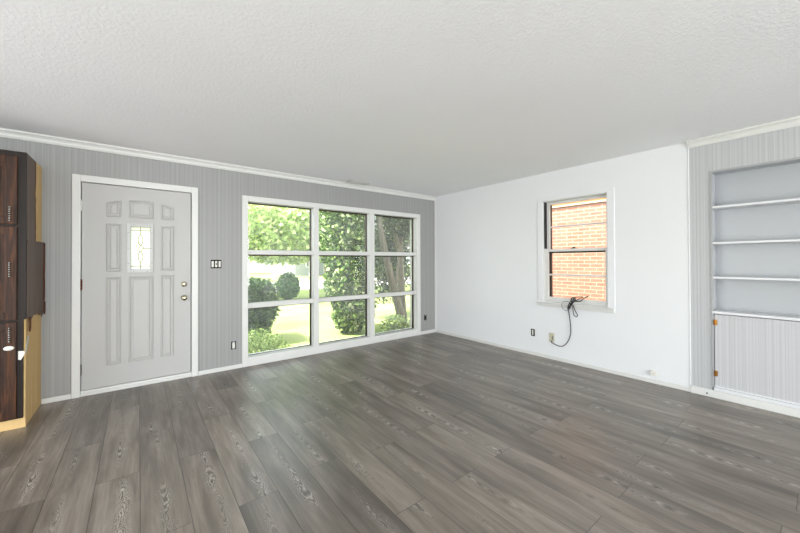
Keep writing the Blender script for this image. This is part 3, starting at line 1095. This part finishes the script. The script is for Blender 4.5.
# twisted bundle
bm = BM()
for k in range(2):
    tp = []
    for i in range(31):
        t = i / 30
        a = t * 9 + k * math.pi
        c = Vector((XR - 0.056, 2.012 - 0.075 * t, 0.685 + 0.115 * t))
        tp.append(c + Vector((0.010 * math.cos(a), 0.011 * math.sin(a), 0.006 * math.sin(a))))
    tube(bm, tp, 0.0048, 8)
obj('bundle', bm, MT['black'], cab, True)

# ceiling register
r = thing(root('ceiling_vent', (2.54, 4.27, HC)), 'white louvred ceiling vent above the picture window', 'vent')
bm = BM()
for x0, x1, y0, y1 in ((2.37, 2.71, 4.205, 4.222), (2.37, 2.71, 4.318, 4.335), (2.37, 2.388, 4.205, 4.335), (2.692, 2.71, 4.205, 4.335)):
    box(bm, x0, x1, y0, y1, HC - 0.010, HC - 0.0005, 0.002)
obj('frame', bm, MT['vent'], r)
bm = box(BM(), 2.386, 2.694, 4.22, 4.32, HC - 0.003, HC - 0.0005)
obj('duct_opening', bm, MT['hole'], r)
for k in range(5):
    y = 4.230 + k * 0.0195
    bm = BM()
    prism(bm, [(y, HC - 0.003), (y + 0.004, HC - 0.003), (y + 0.014, HC - 0.011), (y + 0.011, HC - 0.012)], lambda p: Vector((2.387, p[0], p[1])), lambda p: Vector((2.693, p[0], p[1])))
    obj('louvre', bm, MT['vent'], r)

# ------------------------------------------------------------------ outdoors
GZ = -0.30
bm = BM()
box(bm, -60, 90, YB + 0.25, 120, GZ - 0.3, GZ)
box(bm, XR + 0.45, 90, -30, YB + 0.25, GZ - 0.3, GZ)
o = obj('lawn', bm, MT['lawn'])
o['kind'] = 'structure'
thing(o, 'sunlit front lawn beyond the picture window', 'lawn')
bm = box(BM(), -60, 90, 18.0, 26.0, GZ - 0.1, GZ + 0.012)
struct(obj('street', bm, MT['concrete']), 'pale sunlit street beyond the front lawn', 'street')
bm = box(BM(), XL - WT, XR + WT, YR - WT, YB + WT, GZ - 0.3, -0.121)
struct(obj('foundation', bm, MT['concrete']), 'concrete footing under the room', 'foundation')
bm = box(BM(), 0.9, 5.6, YB + 0.26, 5.9, GZ - 0.05, GZ + 0.03, 0.02)
struct(obj('flower_bed', bm, MT['soil']), 'dark planting bed under the picture window', 'flower bed')


def leaves(name, n, sampler, size, mat, parent, seed, aspect=0.55, droop=0.0):
    rs = np.random.RandomState(seed)
    c = sampler(rs, n)
    n = len(c)
    d = rs.normal(size=(n, 3))
    d[:, 2] -= droop
    d /= np.linalg.norm(d, axis=1)[:, None]
    e = rs.normal(size=(n, 3))
    s = np.cross(d, e)
    s /= np.linalg.norm(s, axis=1)[:, None] + 1e-9
    nn = np.cross(d, s)
    L = size * rs.uniform(0.65, 1.3, size=(n, 1))
    a = c - d * L * 0.5
    b = c + d * L * 0.5
    m = c + d * L * 0.03
    l = m + s * L * aspect * 0.5 + nn * L * 0.10
    r_ = m - s * L * aspect * 0.5 + nn * L * 0.10
    V = np.stack([a, l, b, r_], axis=1).reshape(-1, 3)
    idx = np.arange(n) * 4
    F = np.concatenate([np.stack([idx, idx + 1, idx + 2], 1), np.stack([idx, idx + 2, idx + 3], 1)])
    me = bpy.data.meshes.new(name)
    me.from_pydata(V.tolist(), [], F.tolist())
    me.materials.append(mat)
    o_ = bpy.data.objects.new(name, me)
    COL.objects.link(o_)
    if parent:
        o_.parent = parent
        o_.matrix_parent_inverse = Matrix.Translation(parent.location).inverted()
    return o_


def ellipsoid(c, r, lump=0.15, inner=0.55, zmin=None, power=2.0, nl=14, seed=1):
    """points in a lumpy shell; power > 2 squares the outline"""
    c, r = np.array(c), np.array(r)
    lr = np.random.RandomState(seed)
    ld = lr.normal(size=(nl, 3))
    ld /= np.linalg.norm(ld, axis=1)[:, None]
    la = lr.uniform(-lump, lump, nl)

    def f_(rs, n):
        d = rs.normal(size=(n, 3))
        d /= np.linalg.norm(d, axis=1)[:, None]
        bump_ = 1 + (np.exp(-(1 - d @ ld.T) * 7) * la).sum(1)
        rad = rs.uniform(inner ** 2, 1, n) ** 0.5 * bump_
        if power != 2.0:
            rad = rad / (np.abs(d) ** power).sum(1) ** (1 / power)
        p = c + d * rad[:, None] * r
        if zmin is not None:
            p = p[p[:, 2] > zmin]
        return p
    return f_


def clipped(c, r, z0, z1, foot):
    """points in a clipped hedge: a rounded block that narrows to its foot"""
    def f_(rs, n):
        p = rs.uniform(-1, 1, (n * 2, 3))
        edge_ = (np.abs(p) ** 7).sum(1)
        p = p[(edge_ < 1) & ((edge_ > 0.12) | (rs.uniform(size=len(p)) < 0.4))][:n]
        t = (p[:, 2] + 1) / 2
        k = foot + (1 - foot) * np.minimum(t / 0.55, 1)
        return np.stack([c[0] + p[:, 0] * r[0] * k, c[1] + p[:, 1] * r[1] * k, z0 + 0.04 + t * (z1 - z0 - 0.04)], 1) + rs.normal(size=(len(p), 3)) * 0.018
    return f_


def union(*samplers):
    def f_(rs, n):
        k = n // len(samplers)
        return np.concatenate([s(rs, k) for s in samplers])
    return f_


def stems(parent, base, tips, r0, name='stem', mat=None, seed=0):
    rr = random.Random(seed)
    for t in tips:
        b = Vector(base) + Vector((rr.uniform(-.05, .05), rr.uniform(-.05, .05), 0))
        t = Vector(t)
        p = []
        for i in range(6):
            k = i / 5
            q = b.lerp(t, k)
            w = (t - b).length * 0.04 * (0 < i < 5)
            p.append(q + Vector((rr.uniform(-w, w), rr.uniform(-w, w), 0)))
        obj(name, tube(BM(), smoothpath(p, 3), [r0 * (1 - 0.75 * i / 15) for i in range(16)], 8), mat or MT['bark'], parent, True)


def plant(name, loc, label, cat, sampler, n, size, mat, tips, r0, seed, group=None, aspect=0.55, droop=0.0, trunk='stem'):
    r_ = thing(root(name, loc), label, cat, group)
    leaves('foliage', n, sampler, size, mat, r_, seed, aspect, droop)
    stems(r_, (loc[0], loc[1], loc[2] - 0.02), tips, r0, trunk, None, seed)
    return r_


# tall clipped hedge at the left of the window
plant('hedge_bush', (1.6, 7.05, GZ), 'dense dark green squared hedge at the left edge of the picture window', 'bush',
      clipped((1.38, 7.05), (0.82, 0.55), GZ, 0.94, 0.72), 17000, 0.078, MT['leaf_bush'],
      [(1.3, 7.0, 0.6), (1.6, 7.1, 0.7), (1.9, 7.0, 0.6)], 0.025, 11)
plant('low_bush', (1.45, 5.55, GZ), 'low rounded yellow-green bush just outside the left window corner', 'bush',
      ellipsoid((1.36, 5.62, -0.24), (0.70, 0.50, 0.48), 0.08, 0.4, GZ, seed=4), 9000, 0.040, MT['leaf_low'],
      [(1.2, 5.5, -0.02), (1.5, 5.6, 0.0), (1.7, 5.6, -0.05)], 0.015, 12)
plant('round_shrub', (4.92, 13.9, GZ), 'ball-shaped green shrub standing alone on the lawn', 'shrub',
      ellipsoid((4.92, 13.9, 0.24), (0.47, 0.47, 0.52), 0.2, 0.1, GZ, seed=5), 3600, 0.13, MT['leaf_shrub'],
      [(4.75, 13.9, 0.4), (4.9, 13.9, 0.5), (5.1, 13.8, 0.4)], 0.02, 13)
# big variegated shrub in the middle column
plant('variegated_shrub', (3.75, 6.65, GZ), 'big leafy variegated shrub filling the middle of the picture window', 'shrub',
      union(ellipsoid((3.78, 6.55, 0.25), (0.52, 0.45, 0.62), 0.2, 0.3, GZ, seed=61),
            ellipsoid((3.74, 6.65, 0.90), (0.58, 0.50, 0.75), 0.22, 0.3, GZ, seed=6),
            ellipsoid((3.76, 6.75, 1.70), (0.66, 0.52, 0.9), 0.22, 0.3, GZ, seed=7),
            ellipsoid((3.80, 6.85, 2.6), (0.72, 0.6, 0.9), 0.2, 0.3, GZ, seed=8)), 15000, 0.105, MT['leaf_big'],
      [(3.6, 6.6, 1.8), (3.8, 6.7, 2.4), (4.0, 6.7, 2.3), (3.8, 6.7, 1.2)], 0.03, 14, aspect=0.62)
# multi-trunk dark tree in the right column
t = plant('dark_tree', (5.25, 6.75, GZ), 'dark tree with leaning grey trunks at the right of the picture window', 'tree',
          union(ellipsoid((5.75, 7.9, 2.4), (1.35, 0.75, 1.1), 0.2, 0.1, GZ, seed=9),
                ellipsoid((5.60, 7.8, 1.2), (1.05, 0.5, 1.2), 0.25, 0.1, GZ, seed=10),
                ellipsoid((5.2, 6.6, 2.35), (0.55, 0.4, 0.55), 0.25, 0.1, GZ, seed=101)), 12500, 0.10, MT['leaf_dark'],
          [], 0.05, 15, trunk='trunk')
for path, r0 in (
    ([(5.20, 6.60, GZ - 0.02), (5.10, 6.60, 0.10), (4.92, 6.58, 0.6), (4.76, 6.56, 1.1), (4.66, 6.6, 1.6), (4.60, 6.7, 2.2), (4.66, 6.8, 2.9)], 0.11),
    ([(5.36, 6.75, GZ - 0.02), (5.30, 6.75, 0.5), (5.24, 6.72, 1.2), (5.22, 6.70, 1.9), (5.26, 6.75, 2.6), (5.3, 6.8, 3.1)], 0.10),
    ([(5.22, 6.72, 1.45), (5.06, 6.65, 1.85), (5.0, 6.6, 2.3), (5.02, 6.6, 2.8)], 0.06),
    ([(4.95, 6.58, 0.55), (5.02, 6.55, 1.1), (5.06, 6.5, 1.7)], 0.035)):
    sp = smoothpath(path, 5)
    obj('trunk', tube(BM(), sp, [r0 * (1 - 0.45 * i / len(sp)) for i in range(len(sp))], 10), MT['bark'], t, True)
plant('ground_cover', (4.55, 6.0, GZ), 'bright green leafy ground cover at the foot of the dark tree', 'bush',
      ellipsoid((4.52, 6.0, -0.26), (0.42, 0.20, 0.36), 0.2, 0.2, GZ, seed=12), 1800, 0.07, MT['leaf_low'],
      [(4.4, 6.0, -0.05), (4.6, 5.95, -0.05)], 0.008, 17)
# spreading maple over the lawn
mp = plant('maple_tree', (9.2, 19.0, GZ), 'pale green maple spreading over the lawn behind the hedge', 'tree',
           union(ellipsoid((4.6, 14.4, 2.75), (2.6, 1.6, 1.15), 0.25, 0.2, seed=21),
                 ellipsoid((5.1, 15.2, 1.85), (2.4, 1.0, 0.62), 0.3, 0.1, seed=24),
                 ellipsoid((6.6, 17.0, 3.7), (3.4, 2.5, 1.6), 0.25, 0.2, seed=22),
                 ellipsoid((8.0, 17.8, 4.9), (4.2, 3.0, 2.2), 0.25, 0.2, seed=23)), 22000, 0.20, MT['leaf_maple'],
           [], 0.1, 18, aspect=0.8)
for path, r0 in (([(9.2, 19, GZ - 0.02), (9.1, 19, 1.2), (9.0, 18.8, 2.5), (8.5, 18.4, 4.5)], 0.22),
                 ([(9.05, 18.9, 1.9), (7.6, 17.6, 2.6), (6.0, 15.8, 2.8), (4.4, 14.6, 2.6)], 0.10),
                 ([(9.0, 18.8, 2.4), (10.2, 18.5, 3.4), (11.0, 18.2, 4.6)], 0.10)):
    sp = smoothpath(path, 5)
    obj('trunk', tube(BM(), sp, [r0 * (1 - 0.6 * i / len(sp)) for i in range(len(sp))], 10), MT['bark'], mp, True)
# trees and house across the street
for i, (x, y, rx, rz, zc, lb) in enumerate((
        (9.5, 47, 3.6, 3.2, 5.0, 'hazy leafy tree across the street, left behind the far house'),
        (37.0, 48, 4.6, 4.0, 5.2, 'hazy leafy tree across the street, right of the far house'),
        (18.5, 15.5, 2.6, 3.0, 2.6, 'leafy tree standing on the lawn behind the variegated shrub'),
        (11.8, 11.2, 1.9, 2.2, 1.9, 'leafy tree standing on the lawn behind the dark trunks'))):
    plant('garden_tree', (x, y, GZ), lb, 'tree', ellipsoid((x, y, zc), (rx, rx * 0.8, rz), 0.22, 0.35, GZ, seed=30 + i), 4200,
          0.34 if y > 20 else 0.17, MT['leaf_maple'] if y > 20 else MT['leaf_dark'], [(x - 0.6, y, zc), (x + 0.3, y, zc + 0.6)], 0.2, 40 + i, aspect=0.8, trunk='trunk')
plant('far_hedge', (22.0, 31.5, GZ), 'low clipped hedge in front of the far house', 'hedge',
      ellipsoid((21.0, 31.5, 0.25), (5.0, 0.6, 0.55), 0.1, 0.5, GZ, 4, seed=50), 2600, 0.22, MT['leaf_low'], [(20, 31.5, 0.3), (22, 31.5, 0.3)], 0.03, 51)
h = thing(root('far_house', (21.0, 36.0, GZ)), 'pale house with white porch posts across the street', 'house')
bm = box(BM(), 13.5, 29.0, 36.0, 44.0, GZ, 2.7)
obj('wall', bm, MT['siding'], h)
bm = BM()
prism(bm, [(33.6, 2.6), (44.6, 2.6), (39.4, 5.2)], lambda p: Vector((12.9, p[0], p[1])), lambda p: Vector((29.6, p[0], p[1])))
obj('roof', bm, MT['roofing'], h)
for x in (14.5, 17.0, 19.5, 22.0, 24.5, 27.0):
    obj('porch_post', box(BM(), x - 0.14, x + 0.14, 34.0, 34.28, GZ, 2.65, 0.02), MT['trim'], h)
for x in (15.5, 20.6, 25.6):
    wf = obj('window', box(BM(), x - 0.8, x + 0.8, 35.93, 36.0, 0.6, 2.0), MT['trim'], h)
    obj('pane', box(BM(), x - 0.7, x + 0.7, 35.90, 35.94, 0.7, 1.9), MT['roofing'], wf)

# brick house next door
n_ = thing(root('brick_house', (6.8, 2.5, GZ)), 'sunlit orange brick house seen through the small sash window', 'house')
BX = 6.55
obj('brick_wall', box(BM(), BX, BX + 3.0, -6.0, 8.5 - 3.6, GZ, 2.34), MT['brick'], n_)
obj('frieze_board', box(BM(), BX - 0.025, BX + 3.0, -6.0, 4.9, 2.33, 2.62), MT['fascia'], n_, label='peach frieze board')
obj('frieze_trim', box(BM(), BX - 0.030, BX - 0.02, -6.0, 4.9, 2.325, 2.36, 0.005), MT['soffit'], n_, label='cream trim strip')
bm = BM()
prism(bm, [(BX - 0.10, 2.62), (BX - 0.10, 2.70), (BX + 1.6, 3.6), (BX + 3.3, 2.70), (BX + 3.3, 2.62)], lambda p: Vector((p[0], -6.2, p[1])), lambda p: Vector((p[0], 5.1, p[1])))
obj('roof', bm, MT['roofing'], n_)
